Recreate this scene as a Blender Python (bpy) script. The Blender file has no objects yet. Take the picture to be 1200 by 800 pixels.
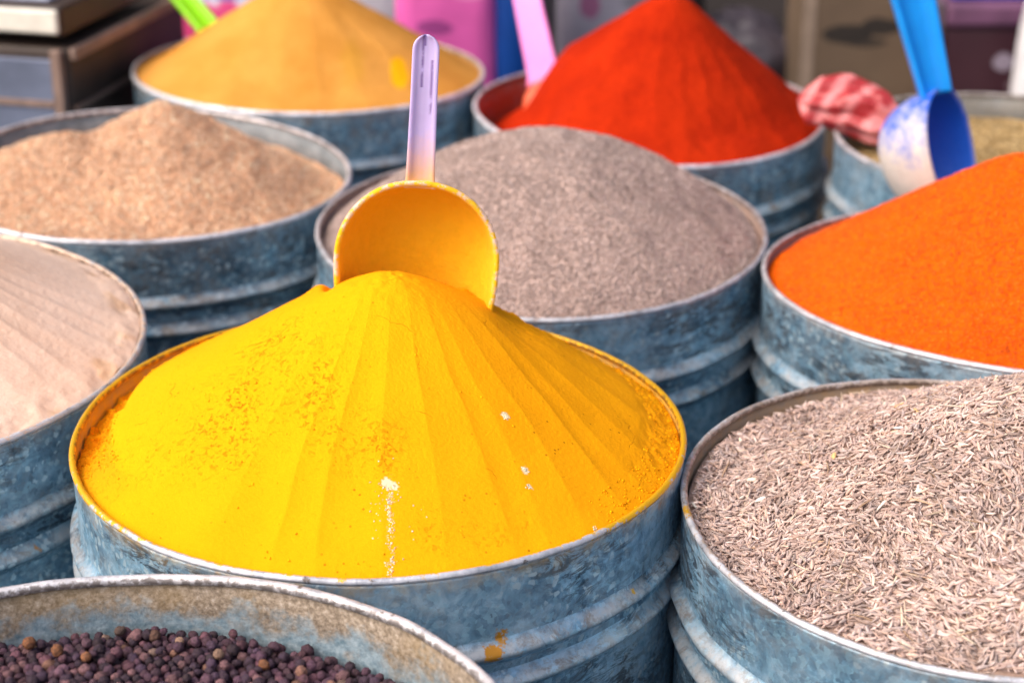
import bpy, math, random
import numpy as np
from mathutils import Vector, Matrix

random.seed(7)
RNG = np.random.default_rng(11)
sc = bpy.context.scene
C = bpy.data.collections.new('stall')
sc.collection.children.link(C)
R = math.radians
PI = math.pi

# ------------------------------------------------------------------ noise
def _h(ix, iy, iz, s):
    n = (ix.astype(np.int64) * 374761393 + iy.astype(np.int64) * 668265263 + iz.astype(np.int64) * 2147483647 + s * 974711) & 0xffffffff
    n = ((n ^ (n >> 13)) * 1274126177) & 0xffffffff
    n = n ^ (n >> 16)
    return (n & 0xffff) / 32767.5 - 1.0

def vn(x, y, z=0.0, s=0):
    x, y, z = np.broadcast_arrays(np.asarray(x, float), y, z)
    fx, fy, fz = np.floor(x), np.floor(y), np.floor(z)
    u, v, w = x - fx, y - fy, z - fz
    u = u * u * (3 - 2 * u); v = v * v * (3 - 2 * v); w = w * w * (3 - 2 * w)
    def c(a, b, d): return _h(fx + a, fy + b, fz + d, s)
    r0 = (c(0,0,0)*(1-u)+c(1,0,0)*u)*(1-v) + (c(0,1,0)*(1-u)+c(1,1,0)*u)*v
    r1 = (c(0,0,1)*(1-u)+c(1,0,1)*u)*(1-v) + (c(0,1,1)*(1-u)+c(1,1,1)*u)*v
    return r0*(1-w) + r1*w

def fbm(x, y, z=0.0, s=0, o=4):
    t = 0; a = 1.0; n = 0
    for i in range(o):
        t = t + a * vn(np.asarray(x)*2**i, np.asarray(y)*2**i, np.asarray(z)*2**i, s + i*17); n += a; a *= .5
    return t / n

def sstep(a, b, x):
    t = np.clip((x - a) / (b - a), 0, 1); return t*t*(3-2*t)

# ------------------------------------------------------------------ object helpers
def link(name, me, mats=(), parent=None, loc=None, smooth=True):
    o = bpy.data.objects.new(name, me); C.objects.link(o)
    if not isinstance(mats, (list, tuple)): mats = [mats]
    for m in mats: me.materials.append(m)
    if smooth and len(me.polygons):
        me.polygons.foreach_set('use_smooth', [True]*len(me.polygons))
    if parent: o.parent = parent
    if loc is not None: o.location = loc
    return o

def tag(o, label, cat, group=None, kind=None):
    if label: o['label'] = label
    if cat: o['category'] = cat
    if group: o['group'] = group
    if kind: o['kind'] = kind
    return o

def thing(name, label, cat, loc=(0,0,0), group=None):
    o = bpy.data.objects.new(name, None); C.objects.link(o); o.location = loc
    o.empty_display_size = .03
    return tag(o, label, cat, group)

def grid_mesh(name, X, Y, Z, closed=True):
    """rows x cols vertex grid; columns wrap when closed"""
    n, m = X.shape
    co = np.stack([X, Y, Z], -1).reshape(-1, 3)
    i = np.arange(n-1)[:, None]; k = m if closed else m-1
    j = np.arange(k)[None, :]; j2 = (j+1) % m
    q = np.stack([i*m+j, i*m+j2, (i+1)*m+j2, (i+1)*m+j], -1).reshape(-1, 4)
    return raw_mesh(name, co, q)

def raw_mesh(name, co, f):
    me = bpy.data.meshes.new(name)
    k = f.shape[1]
    me.vertices.add(len(co)); me.vertices.foreach_set('co', np.ascontiguousarray(co, np.float32).ravel())
    me.loops.add(f.size); me.loops.foreach_set('vertex_index', np.ascontiguousarray(f, np.int32).ravel())
    me.polygons.add(len(f))
    me.polygons.foreach_set('loop_start', np.arange(0, f.size, k, dtype=np.int32))
    me.update(calc_edges=True)
    return me

def pydata(name, v, f):
    me = bpy.data.meshes.new(name); me.from_pydata([tuple(p) for p in v], [], f); me.update(); return me

def vattr(me, name, col):
    a = me.attributes.new(name, 'FLOAT_COLOR', 'POINT')
    c = np.ones((len(me.vertices), 4), np.float32); c[:, :col.shape[1]] = col
    a.data.foreach_set('color', c.ravel())

def fattr(me, name, val):
    a = me.attributes.new(name, 'FLOAT', 'POINT'); a.data.foreach_set('value', np.asarray(val, np.float32).ravel())

def bevel(o, w, seg=3):
    b = o.modifiers.new('bevel', 'BEVEL'); b.width = w; b.segments = seg; b.limit_method = 'ANGLE'
    return o

# ------------------------------------------------------------------ materials
class M:
    def __init__(s, name):
        s.m = bpy.data.materials.new(name); s.m.use_nodes = True
        s.t = s.m.node_tree; s.n = s.t.nodes; s.b = s.n['Principled BSDF']
        s.tc = s.n.new('ShaderNodeTexCoord')
    def L(s, a, b): s.t.links.new(a, b)
    def val(s, sock, v):
        if hasattr(v, 'is_output') or isinstance(v, bpy.types.NodeSocket): s.L(v, sock)
        elif v is not None: sock.default_value = v
    def noise(s, scale, detail=4, rough=.55, dist=0, vec=None, w=None):
        n = s.n.new('ShaderNodeTexNoise'); n.inputs['Scale'].default_value = scale; n.inputs['Detail'].default_value = detail
        n.inputs['Roughness'].default_value = rough; n.inputs['Distortion'].default_value = dist
        s.L(vec or s.tc.outputs['Object'], n.inputs['Vector']); return n.outputs['Fac']
    def voro(s, scale, feature='F1', out='Distance', vec=None, rnd=1):
        n = s.n.new('ShaderNodeTexVoronoi'); n.feature = feature; n.inputs['Scale'].default_value = scale
        n.inputs['Randomness'].default_value = rnd
        s.L(vec or s.tc.outputs['Object'], n.inputs['Vector']); return n.outputs[out]
    def ramp(s, f, stops, interp='LINEAR'):
        n = s.n.new('ShaderNodeValToRGB'); s.L(f, n.inputs[0]); r = n.color_ramp; r.interpolation = interp
        while len(r.elements) < len(stops): r.elements.new(.5)
        for e, (p, c) in zip(r.elements, stops):
            e.position = p; e.color = (c, c, c, 1) if isinstance(c, (int, float)) else (*c, 1)
        return n.outputs['Color']
    def mix(s, f, a, b, mode='MIX'):
        n = s.n.new('ShaderNodeMix'); n.data_type = 'RGBA'; n.blend_type = mode
        s.val(n.inputs[0], f)
        for k, v in ((6, a), (7, b)):
            if isinstance(v, tuple) and len(v) == 3: v = (*v, 1)
            s.val(n.inputs[k], v)
        return n.outputs[2]
    def math(s, op, a, b=None, c=None, clamp=False):
        n = s.n.new('ShaderNodeMath'); n.operation = op; n.use_clamp = clamp
        s.val(n.inputs[0], a)
        if b is not None: s.val(n.inputs[1], b)
        if c is not None: s.val(n.inputs[2], c)
        return n.outputs[0]
    def mapping(s, scale=(1,1,1), rot=(0,0,0), loc=(0,0,0), vec=None):
        n = s.n.new('ShaderNodeMapping'); n.inputs['Scale'].default_value = scale; n.inputs['Rotation'].default_value = rot
        n.inputs['Location'].default_value = loc
        s.L(vec or s.tc.outputs['Object'], n.inputs['Vector']); return n.outputs[0]
    def rnd_vec(s):
        """object coordinates shifted by the object's own random number, so copies do not repeat"""
        oi = s.n.new('ShaderNodeObjectInfo'); a = s.n.new('ShaderNodeVectorMath'); a.operation = 'MULTIPLY_ADD'
        cx = s.n.new('ShaderNodeCombineXYZ')
        s.L(oi.outputs['Random'], cx.inputs[0]); s.L(oi.outputs['Random'], cx.inputs[1]); s.L(oi.outputs['Random'], cx.inputs[2])
        s.L(cx.outputs[0], a.inputs[0]); a.inputs[1].default_value = (7, 3, 5); s.L(s.tc.outputs['Object'], a.inputs[2])
        return a.outputs[0]
    def sep(s, i, vec=None):
        n = s.n.new('ShaderNodeSeparateXYZ'); s.L(vec or s.tc.outputs['Object'], n.inputs[0]); return n.outputs[i]
    def attr(s, name, out='Color'):
        n = s.n.new('ShaderNodeAttribute'); n.attribute_name = name; return n.outputs[out]
    def bump(s, f, dist, strength=1.0, prev=None):
        n = s.n.new('ShaderNodeBump'); n.inputs['Strength'].default_value = strength; n.inputs['Distance'].default_value = dist
        s.L(f, n.inputs['Height'])
        if prev: s.L(prev, n.inputs['Normal'])
        return n.outputs[0]
    def near(s, p, r, fall=.3):
        """1 within r of point p, in object coordinates"""
        n = s.n.new('ShaderNodeVectorMath'); n.operation = 'DISTANCE'; s.L(s.tc.outputs['Object'], n.inputs[0]); n.inputs[1].default_value = p
        wob = s.noise(700, 3)
        d = s.math('MULTIPLY_ADD', wob, r*1.6, s.math('SUBTRACT', n.outputs['Value'], r*.8))
        return s.math('SUBTRACT', 1, s.math('DIVIDE', s.math('SUBTRACT', d, r*(1-fall)), r*fall, clamp=True), clamp=True)
    def out(s, col=None, rough=.6, metal=0.0, normal=None, spec=.5, **k):
        if isinstance(col, tuple): col = (*col, 1)
        s.val(s.b.inputs['Base Color'], col); s.val(s.b.inputs['Roughness'], rough); s.val(s.b.inputs['Metallic'], metal)
        s.b.inputs['Specular IOR Level'].default_value = spec
        if normal: s.L(normal, s.b.inputs['Normal'])
        for a, v in k.items(): s.val(s.b.inputs[a.replace('_', ' ')], v)
        return s.m

def steel(name, dust, dust_amt, marks=(), warm=.0, tone=1.0, grime=.25):
    tone *= 1.55
    m = M(name); v = m.rnd_vec()
    # slightly wobbled coordinates so the zinc flakes are ragged
    wn = m.n.new('ShaderNodeTexNoise'); wn.inputs['Scale'].default_value = 260; wn.inputs['Detail'].default_value = 2; m.L(v, wn.inputs['Vector'])
    va = m.n.new('ShaderNodeVectorMath'); va.operation = 'MULTIPLY_ADD'; m.L(wn.outputs['Color'], va.inputs[0]); va.inputs[1].default_value = (.004,)*3; m.L(v, va.inputs[2])
    w = va.outputs[0]
    big = m.mix(.5, m.noise(14, 5, .6, .4, vec=v), m.noise(95, 5, .7, .6, vec=v))
    base = m.ramp(big, [(.39, (.030*tone, .075*tone, .125*tone)), (.5, (.095*tone, .190*tone, .275*tone)), (.60, (.24*tone, .355*tone, .440*tone))])
    c1 = m.voro(400, out='Color', vec=w); c1 = m.sep(0, c1)
    c2d = m.voro(300, out='Distance', vec=w); c2 = m.voro(300, out='Color', vec=w); c2 = m.sep(1, c2)
    base = m.mix(m.ramp(c1, [(.0, 0), (.55, .12), (.85, .35), (1, .6)]), base, (.20*tone, .37*tone, .47*tone))
    base = m.mix(m.ramp(c1, [(.0, .30), (.25, .0)]), base, (.03, .07, .11))
    fl = m.math('MULTIPLY', m.math('MULTIPLY', m.ramp(c2, [(.70, 0), (.74, .5), (1, 1)]), m.ramp(c2d, [(.42, 1), (.56, 0)])), m.ramp(m.noise(22, 3, vec=v), [(.38, 0), (.50, 1)]))
    base = m.mix(fl, base, (.50, .66, .74))
    # dark scuffs, drawn out round the drum and leaning
    st = m.mapping((22, 22, 78), (R(0), R(12), 0), vec=v)
    sc1 = m.noise(2.4, 8, .8, .9, vec=st)
    scm = m.math('MULTIPLY', m.ramp(sc1, [(.49, 0), (.545, .88)]), m.ramp(m.noise(11, 3, vec=v), [(.44, 0), (.56, 1)]))
    base = m.mix(scm, base, (.012, .028, .05))
    # brownish and whitish grime
    base = m.mix(m.ramp(m.noise(30, 6, .7, vec=v), [(.56, 0), (.75, .55+warm)]), base, (.28, .25, .22))
    gr = m.noise(55, 6, .75, vec=v)
    # dust clings to the bulging ribs and to the top edge
    rib = m.attr('wear', 'Fac')
    base = m.mix(m.math('MULTIPLY', rib, m.ramp(gr, [(.38, 0), (.60, .9)])), base, (.50, .50, .50))
    gm_ = m.ramp(m.noise(75, 7, .8, .5, vec=v), [(.50, 0), (.62, .75)])
    base = m.mix(m.math('MULTIPLY', gm_, m.math('ADD', m.math('MULTIPLY', rib, .8), grime)), base, (.24, .20, .165))
    rust = m.math('MULTIPLY', m.ramp(m.noise(48, 3, .6, vec=v), [(.69, 0), (.73, 1)]), m.math('ADD', rib, .15))
    base = m.mix(rust, base, (.42, .19, .04))
    top = m.attr('top', 'Fac')
    dn = m.ramp(m.noise(140, 5, .7, vec=v), [(.40, 0), (.62, 1)])
    base = m.mix(m.math('MULTIPLY', m.math('MULTIPLY', top, dn), dust_amt*.35), base, dust)
    for p, r, c in marks: base = m.mix(m.near(p, r), base, c)
    h = m.mix(.5, m.noise(400, 3, vec=v), c1)
    nb = m.bump(h, .00022, .5)
    nb = m.bump(m.noise(24, 3, vec=v), .005, .6, nb)
    rough = m.ramp(c1, [(0, .58), (1, .36)])
    return m.out(base, rough, .45, nb)

def steel_inside(name, dust, amt, crust=None):
    m = M(name); v = m.rnd_vec()
    base = m.ramp(m.noise(60, 5, .6, vec=v), [(.3, (.10, .13, .15)), (.7, (.30, .33, .35))])
    if crust:
        z = m.sep(2)
        f = m.math('ADD', m.math('MULTIPLY', m.math('SUBTRACT', z, .3135), 70), m.math('MULTIPLY', m.math('SUBTRACT', m.noise(70, 5, .7, vec=v), .5), 3.4))
        cr = m.ramp(m.noise(420, 6, .8, vec=v), [(.30, (.07, .05, .035)), (.5, (.30, .235, .17)), (.68, (.58, .50, .42))])
        cr = m.mix(m.ramp(m.noise(26, 3, vec=v), [(.5, 0), (.72, .5)]), cr, (.34, .22, .08))
        lo = m.ramp(m.noise(230, 5, .7, vec=v), [(.3, (.10, .19, .25)), (.7, (.42, .52, .58))])
        base = m.mix(m.ramp(f, [(.0, 0), (.8, 1)]), lo, cr)
        nb = m.bump(m.noise(520, 6, .75, vec=v), .0009, .8)
    else:
        base = m.mix(m.math('MULTIPLY', m.ramp(m.noise(90, 5, .7, vec=v), [(.25, .5), (.6, 1)]), amt), base, dust)
        nb = m.bump(m.noise(700, 4, vec=v), .0005, .6)
    return m.out(base, .75, .1, nb)

def rim_mat(name, dust, amt, bright=1.0, rmarks=()):
    m = M(name); v = m.rnd_vec()
    base = m.ramp(m.noise(70, 5, .65, vec=v), [(.3, (.26*bright, .28*bright, .32*bright)), (.55, (.62*bright, .62*bright, .66*bright)), (.8, (.82, .80, .82))])  # near-white tones put the rim's sky highlight into the metal colour
    base = m.mix(m.ramp(m.noise(160, 5, .75, vec=v), [(.60, 0), (.66, .85)]), base, (.10, .065, .04))
    inner = m.attr('inner', 'Fac')
    side = m.math('MULTIPLY', m.ramp(m.math('ADD', m.math('MULTIPLY', m.sep(1), 4), .5), [(.02, 0), (.20, 1)]), .75)
    d0 = m.math('ADD', m.math('MULTIPLY', inner, .25), side)
    d = m.math('ADD', m.math('MULTIPLY', m.math('SUBTRACT', d0, .2), 1.0), m.math('MULTIPLY', inner, .45)) if amt > .99 else m.math('MULTIPLY', inner, .75)
    d = m.math('ADD', m.math('MULTIPLY', d, 1.0), m.math('MULTIPLY', m.math('SUBTRACT', m.noise(210, 6, .8, vec=v), .5), 3.2))
    d_old = m.math('ADD', m.math('MULTIPLY', inner, .75), m.math('MULTIPLY', m.math('SUBTRACT', m.noise(120, 5, .7, vec=v), .5), 1.9))
    base = m.mix(m.math('MULTIPLY', m.ramp(d, [(.25, 0), (.45, 1)]), amt), base, dust)
    base = m.mix(m.ramp(m.math('MULTIPLY', inner, m.noise(300, 4, .7, vec=v)), [(.42, 0), (.50, .7)]), base, (.09, .06, .04))
    for p, r, c in rmarks: base = m.mix(m.near(p, r), base, c)
    nb = m.bump(m.noise(500, 4, .6, vec=v), .0005, .6)
    return m.out(base, .42, .35, nb)

def powder(name, lo, hi, spots=(), scale=900, bumpd=.0005, pits=None, cracks=None, big=12, grainmix=.5, sheen=0):
    m = M(name)
    f = m.mix(grainmix, m.noise(big, 4, .6), m.noise(scale, 4, .7))
    base = m.ramp(f, [(.36, lo), (.62, hi)])
    nb = m.bump(m.noise(scale*.9, 4, .7), bumpd, .7)
    if pits:
        amount, col = pits
        msk = m.attr('rough', 'Fac')
        pm = m.math('MULTIPLY', m.ramp(m.noise(430, 6, .8, .3), [(.56, 0), (.62, 1)]), msk)
        base = m.mix(m.math('MULTIPLY', pm, amount), base, col)
        sp = m.math('MULTIPLY', m.ramp(m.voro(240), [(.10, 1), (.16, 0)]), m.ramp(m.noise(34, 3), [(.52, 0), (.60, .9)]))
        base = m.mix(m.math('MULTIPLY', sp, .75), base, (col[0]*.45, col[1]*.35, col[2]*.3))
        nb = m.bump(pm, -.0006, .9, nb)
    if cracks:
        wn = m.n.new('ShaderNodeTexNoise'); wn.inputs['Scale'].default_value = 40; wn.inputs['Detail'].default_value = 5; m.L(m.tc.outputs['Object'], wn.inputs['Vector'])
        va = m.n.new('ShaderNodeVectorMath'); va.operation = 'MULTIPLY_ADD'; m.L(wn.outputs['Color'], va.inputs[0]); va.inputs[1].default_value = (.035,)*3; m.L(m.tc.outputs['Object'], va.inputs[2])
        e = m.voro(24, 'DISTANCE_TO_EDGE', vec=va.outputs[0])
        cm = m.math('MULTIPLY', m.ramp(e, [(.0015, 1), (.005, 0)]), m.ramp(m.noise(30, 4, .6), [(.57, 0), (.63, 1)]))
        base = m.mix(m.math('MULTIPLY', cm, .6), base, cracks)
        nb = m.bump(cm, -.0005, .6, nb)
    st = m.attr('stain', 'Color'); sa = m.attr('stain', 'Alpha')
    base = m.mix(sa, base, st)
    return m.out(base, .95, 0, nb, spec=.08)

def simple(name, col, rough=.6, metal=0.0, var=.25, scale=30, bumpd=.0004, spec=.5, **k):
    m = M(name)
    f = m.noise(scale, 5, .6)
    base = m.ramp(f, [(.3, tuple(c*(1-var) for c in col)), (.7, tuple(min(1, c*(1+var)) for c in col))])
    nb = m.bump(m.noise(scale*8, 4), bumpd, .5)
    return m.out(base, rough, metal, nb, spec, **k)

# ------------------------------------------------------------------ drums
HB = .33                                    # nominal drum height
#       x       y       dz      tx     ty      R      a2     b2     a3     b3
D = {
'turmeric':(-0.0603,0.7225,0.0041,0.0140,-0.0015,0.1363,0.0066,0.0024,0.0090,-0.0005),
'pepper_powder':(0.0174,1.0051,-0.0007,0.0030,-0.0293,0.1348,-0.0000,-0.0029,0.0014,0.0081),
'mustard':(-0.1612,1.3774,0.0006,0.0274,0.0153,0.1373,0.0048,-0.0008,0.0034,0.0007),
'chilli':(0.1050,1.2972,-0.0100,0.0142,-0.0221,0.1319,0.0055,-0.0011,-0.0060,0.0180),
'brown':(-0.2431,1.1181,-0.0004,0.0361,-0.0260,0.1327,0.0071,-0.0045,0.0163,-0.0046),
'beige':(-0.3250,0.8096,0.0111,0.0352,-0.0564,0.1381,0.0004,-0.0035,0.0094,0.0041),
'orange':(0.2836,0.9222,-0.0020,-0.0009,0.0158,0.1378,0.0037,-0.0151,-0.0226,0.0034),
'cumin':(0.2006,0.6676,-0.0077,0.0065,-0.0110,0.1282,-0.0034,-0.0019,0.0074,0.0044),
'peppercorn':(-0.1345,0.4573,0.0077,0.0070,0.0312,0.1370,0.0128,-0.0003,0.0020,0.0148),
'ochre':(0.3619,1.1855,-0.0026,0.0212,0.0128,0.1350,0.0003,-0.0016,0.0012,0.0034),
}
SEED = {k: i*31+5 for i, k in enumerate(D)}
WOB = dict.fromkeys(D, .0005); WOB['peppercorn'] = .0011; WOB['chilli'] = .0009; WOB['turmeric'] = .0006
def rad(k, th):
    d = D[k]; return d[5]*(1+d[6]*np.cos(2*th)+d[7]*np.sin(2*th)+d[8]*np.cos(3*th)+d[9]*np.sin(3*th))
def rimz(k, x, y, th):
    """height of the drum's mouth above the drum's foot, at local x, y"""
    d = D[k]; c, s = np.cos(th), np.sin(th)
    w = WOB[k]*fbm(c*5+3, s*5, SEED[k]*.7, 3, 2) * np.clip(np.hypot(x, y)/d[5], 0, 1)**4
    return HB + d[2] - d[3]*x - d[4]*y + w

def lathe(k, prof, seg, name, mats, parent, wear=None, inner=None, top=None, slots=None):
    """prof: (radial offset, height below the mouth) or (.., .., True) for a height above the foot"""
    th = np.linspace(0, 2*PI, seg, endpoint=False)
    r0 = rad(k, th); rows = []
    for p in prof:
        off, dz = p[0], p[1]
        dent = .0020*fbm(np.cos(th)*2.2, np.sin(th)*2.2, dz*12 + SEED[k], 9, 3) * min(1, abs(dz)*25)
        r = np.maximum(r0 + off + dent, .0005) if len(p) < 3 or p[2] != 'c' else np.full_like(th, off)
        x, y = r*np.cos(th), r*np.sin(th)
        ztop = rimz(k, r0*np.cos(th), r0*np.sin(th), th)
        if len(p) > 2: z = np.full_like(th, dz)
        else:
            t = np.clip(1 - (-dz)/HB, 0, 1)
            z = HB + dz + (ztop - HB)*t
        rows.append(np.stack([x, y, z], -1))
    G = np.stack(rows)
    me = grid_mesh(name, G[..., 0], G[..., 1], G[..., 2])
    n = seg
    for nm, arr in (('wear', wear), ('inner', inner), ('top', top)):
        if arr is not None: fattr(me, nm, np.repeat(np.asarray(arr, float), n))
    o = link(name, me, mats, parent)
    if slots:
        idx = np.repeat(np.asarray(slots[:len(prof)-1]), n).astype(np.int32)
        me.polygons.foreach_set('material_index', idx)
    return o

GD = 'galvanised drums of the spice stall'
def drum(k, label, dust, amt, rim_r=.0016, ribs=(.040, .058), marks=(), seg=256, crust=None, bright=1.0, tone=1.0, idust=1.0, grime=.25, rmarks=()):
    d = D[k]
    t = thing('metal_drum', label, 'drum', (d[0], d[1], 0), GD)
    mo = steel('zinc_'+k, dust, amt, marks, tone=tone, grime=grime); mi = steel_inside('zinc_inside_'+k, dust, idust, crust); mr = rim_mat('rim_'+k, dust, amt, bright, rmarks)
    hw = .0058
    def bump_prof(c, n=11): return [(.0048*math.cos((i/(n-1)-.5)*PI)**2, -c + hw*(1-2*i/(n-1))) for i in range(n)]
    zs = []
    def run(a, b, n): return [(0.0, -a-(b-a)*i/n) for i in range(n+1)]
    # upper wall, wall between the ribs, lower wall; two pressed ribs; inside wall and floor
    upper = [(-.0012, -.0004), (0, -.0006)] + run(.002, ribs[0]-hw, 10)
    seg_list = [('body', [(-.0012, -.30), (-.0012, -.12), (-.0012, -.08), (-.0012, -.05), (-.0012, -.03), (-.0012, -.012)] + upper)]
    n_in = 5
    prof = seg_list[0][1]
    slots = [1]*6 + [0]*20
    topv = [max(0, 1-abs(p[1])/.010) for p in prof]
    wear = [.15 + .5*max(0, 1-abs(p[1])/.006) for p in prof]
    lathe(k, prof, seg, 'body', [mo, mi], t, wear=wear, top=topv, inner=[0]*len(prof), slots=slots)
    for c in ribs:
        bp = bump_prof(c)
        lathe(k, bp, seg, 'rib', [mo], t, wear=[.12+.88*math.sin(PI*min(1, i/6.5))**1 if i < 7 else .12 for i in range(11)], top=[0]*11)
    mid = run(ribs[0]+hw, ribs[1]-hw, 3)
    low = run(ribs[1]+hw, .30, 14) + [(0, .004, 1), (-.003, .001, 1), (.0, .0012, 'c')]
    lathe(k, mid, seg, 'rib_valley', [mo], t, wear=[.1]*len(mid), top=[0]*len(mid))
    lathe(k, low, seg, 'lower_wall', [mo], t, wear=[.1]*len(low), top=[0]*len(low))
    # rolled edge
    ns = 14
    rp = []
    inn = []
    for i in range(ns+1):
        a = 2*PI*i/ns
        rp.append((-.0006 + rim_r*math.cos(a), rim_r*.6 + rim_r*math.sin(a)))
        inn.append(.5-.5*math.cos(a))
    lathe(k, rp, seg, 'rim', [mr], t, inner=inn, wear=[0]*len(rp), top=[0]*len(rp))
    return t

YEL = (.80, .44, .01)
drum('turmeric', 'galvanised drum filled with yellow powder, its rim crusted yellow, rusty dots on its rib', YEL, 1.0, .0015, (.0365, .0515),
     marks=[((.057, -.1255, .3035), .0042, (.52, .24, .02)), ((.0525, -.1275, .2975), .0046, (.50, .22, .02)), ((.0625, -.1225, .2955), .0028, (.40, .24, .12)), ((.112, -.083, .300), .0022, (.6, .35, .03))], seg=420, tone=1.15)
drum('pepper_powder', 'galvanised drum holding the grey-brown ground spice, behind the yellow heap', (.40, .27, .22), .6, .0016, tone=1.05, grime=.35)
drum('mustard', 'galvanised drum holding the mustard-coloured powder heap, with a white front rim', (.62, .32, .06), .45, .0019, bright=1.4, grime=.9)
drum('chilli', 'galvanised drum holding the red powder heap, inside wall stained dark red', (.50, .06, .01), .30, .0018, bright=1.35, idust=.95, grime=.6)
drum('brown', 'galvanised drum holding the light brown flaky heap at the left', (.55, .36, .24), .25, .0017, idust=.05, bright=1.15, tone=.8, grime=.45)
drum('beige', 'galvanised drum holding the pale beige fluted powder at the left edge', (.72, .52, .38), .9, .0016, tone=.8)
drum('orange', 'galvanised drum holding the bright orange powder heap at the right edge', (.42, .26, .20), .5, .0016)
drum('cumin', 'galvanised drum brimming with striped cumin seeds in the near right corner', (.40, .26, .14), .6, .0016, (.041, .058), seg=360, tone=1.15, rmarks=[((-.129, -.006, .330), .008, (.55, .30, .01))])
drum('peppercorn', 'nearest galvanised drum, part-filled with dark peppercorns, its inside wall crusted brown', (.35, .26, .18), .25, .0021, seg=480, crust=True, bright=1.25)
drum('ochre', 'galvanised drum behind the blue scoop, filled below its rim with ochre granules', (.40, .28, .14), .4, .0017, idust=.3)

# ------------------------------------------------------------------ heaps
GH = 'heaps of spice in the drums'
HB_IN = .0022
def heap(name, label, k, apex, f, n_r, n_t, mat, rough=None, stain=None, extra=None):
    """polar sheet from the apex to the drum's wall; f(x, y, rho, th, thc) gives the height over the mouth"""
    d = D[k]
    th = np.linspace(0, 2*PI, n_t, endpoint=False)
    Rb = rad(k, th) - HB_IN
    bx, by = Rb*np.cos(th), Rb*np.sin(th)
    rho = np.linspace(0, 1, n_r)**.85
    rr = rho[:, None]
    X = apex[0]*(1-rr) + bx*rr; Y = apex[1]*(1-rr) + by*rr
    T = np.arctan2(Y-apex[1], X-apex[0]); T[0] = th
    Hh = f(X, Y, np.broadcast_to(rr, X.shape), T)
    TC = np.arctan2(Y, X)
    Z = rimz(k, X, Y, TC) + Hh
    # the heap goes on down inside the wall and is closed below, so it is a body with depth
    b_ = np.full_like(Z[-1:], HB - .075)
    me = grid_mesh(name, np.concatenate([X, X[-1:], X[-1:]*.985, X[-1:]*0]), np.concatenate([Y, Y[-1:], Y[-1:]*.985, Y[-1:]*0]), np.concatenate([Z, Z[-1:], b_, b_]))
    o = link(name, me, mat, None, (d[0], d[1], 0))
    if rough is not None: fattr(me, 'rough', np.pad(rough(X, Y, rr + 0*X, T), ((0, 3), (0, 0))))
    col = np.zeros((len(me.vertices), 4), np.float32)
    if stain is not None:
        for c, a in stain(X, Y, rr+0*X, T):
            a = np.pad(np.clip(a, 0, 1), ((0, 3), (0, 0))).ravel()[:, None]
            col[:, :3] = np.where(a > .02, np.array(c)[None], col[:, :3]); col[:, 3:] = np.maximum(col[:, 3:], a)
    vattr(me, 'stain', col)
    tag(o, label, 'spice', GH)
    return o

def height_at(k, apex, f, X, Y):
    dx, dy = X-apex[0], Y-apex[1]
    TC = np.arctan2(Y, X)
    T = np.arctan2(dy, dx)
    # rho: fraction of the way from the apex to the wall along this direction
    Rw = D[k][5] - HB_IN
    u, v = np.cos(T), np.sin(T)
    b = apex[0]*u + apex[1]*v; c = apex[0]**2+apex[1]**2-Rw**2
    s = -b + np.sqrt(b*b - c)
    for _ in range(4):
        tb = np.arctan2(apex[1]+s*v, apex[0]+s*u); Rw = rad(k, tb) - HB_IN
        s = -b + np.sqrt(np.maximum(b*b - (apex[0]**2+apex[1]**2-Rw**2), 1e-9))
    rho = np.clip(np.hypot(dx, dy)/s, 0, 1)
    return rimz(k, X, Y, TC) + f(X, Y, rho, T)

def facets(T, rho, edges, amps, steps, blur=.010):
    """scraped facets: inside each sector the surface tilts, at each edge it steps"""
    out = np.zeros_like(T)
    e = np.array([R(a) for a in edges]); n = len(e)
    Tt = (T - e[0]) % (2*PI)
    eb = np.append((e - e[0]), 2*PI)
    for i in range(n):
        t = (Tt - eb[i])/(eb[i+1]-eb[i]); w = (t >= 0) & (t < 1)
        out = np.where(w, amps[i]*(1-t) + amps[(i+1) % n]*t + steps[i]*(t-.5), out)
    return out

rs = random.Random(5)
E_Y = [-172, -138, -117, -106, -94, -86, -78, -66, -58, -47, -38, -27, -16, 2, 35, 75, 120, 160]
A_Y = [0, .0004, .0016, -.0008, .0022, -.0004, .0020, .0004, .0034, .0002, .0024, .0002, .0020, .0, .001, 0, 0, 0]
S_Y = [0, 0, .0002, 0, -.0004, 0, .0003, 0, -.0009, 0, -.0004, 0, -.0005, 0, 0, 0, 0, 0]
def scallop(T, edges, amps):
    """hollow cuts left by a flat blade: shallow arcs that meet in sharp ridges"""
    out = np.zeros_like(T); e = np.radians(np.array(edges, float)); n = len(e)
    Tt = (T - e[0]) % (2*PI); eb = np.append(e - e[0], 2*PI)
    for i in range(n):
        t = (Tt - eb[i])/(eb[i+1]-eb[i]); w = (t >= 0) & (t < 1)
        sk = t + .30*t*(1-t)*(1 if i % 3 else -1)
        out = np.where(w, -amps[i]*4*sk*(1-sk), out)
    return out
E_Y2 = [-178, -150, -127, -113, -103, -97, -88, -79, -70, -64, -56, -46, -39, -30, -18, -4, 20, 60, 110]
A_Y2 = [.0, .0006, .0011, .0010, .0007, .0012, .0009, .0011, .0013, .0008, .0015, .0018, .0010, .0014, .0017, .0013, .0005, 0, 0]
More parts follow.
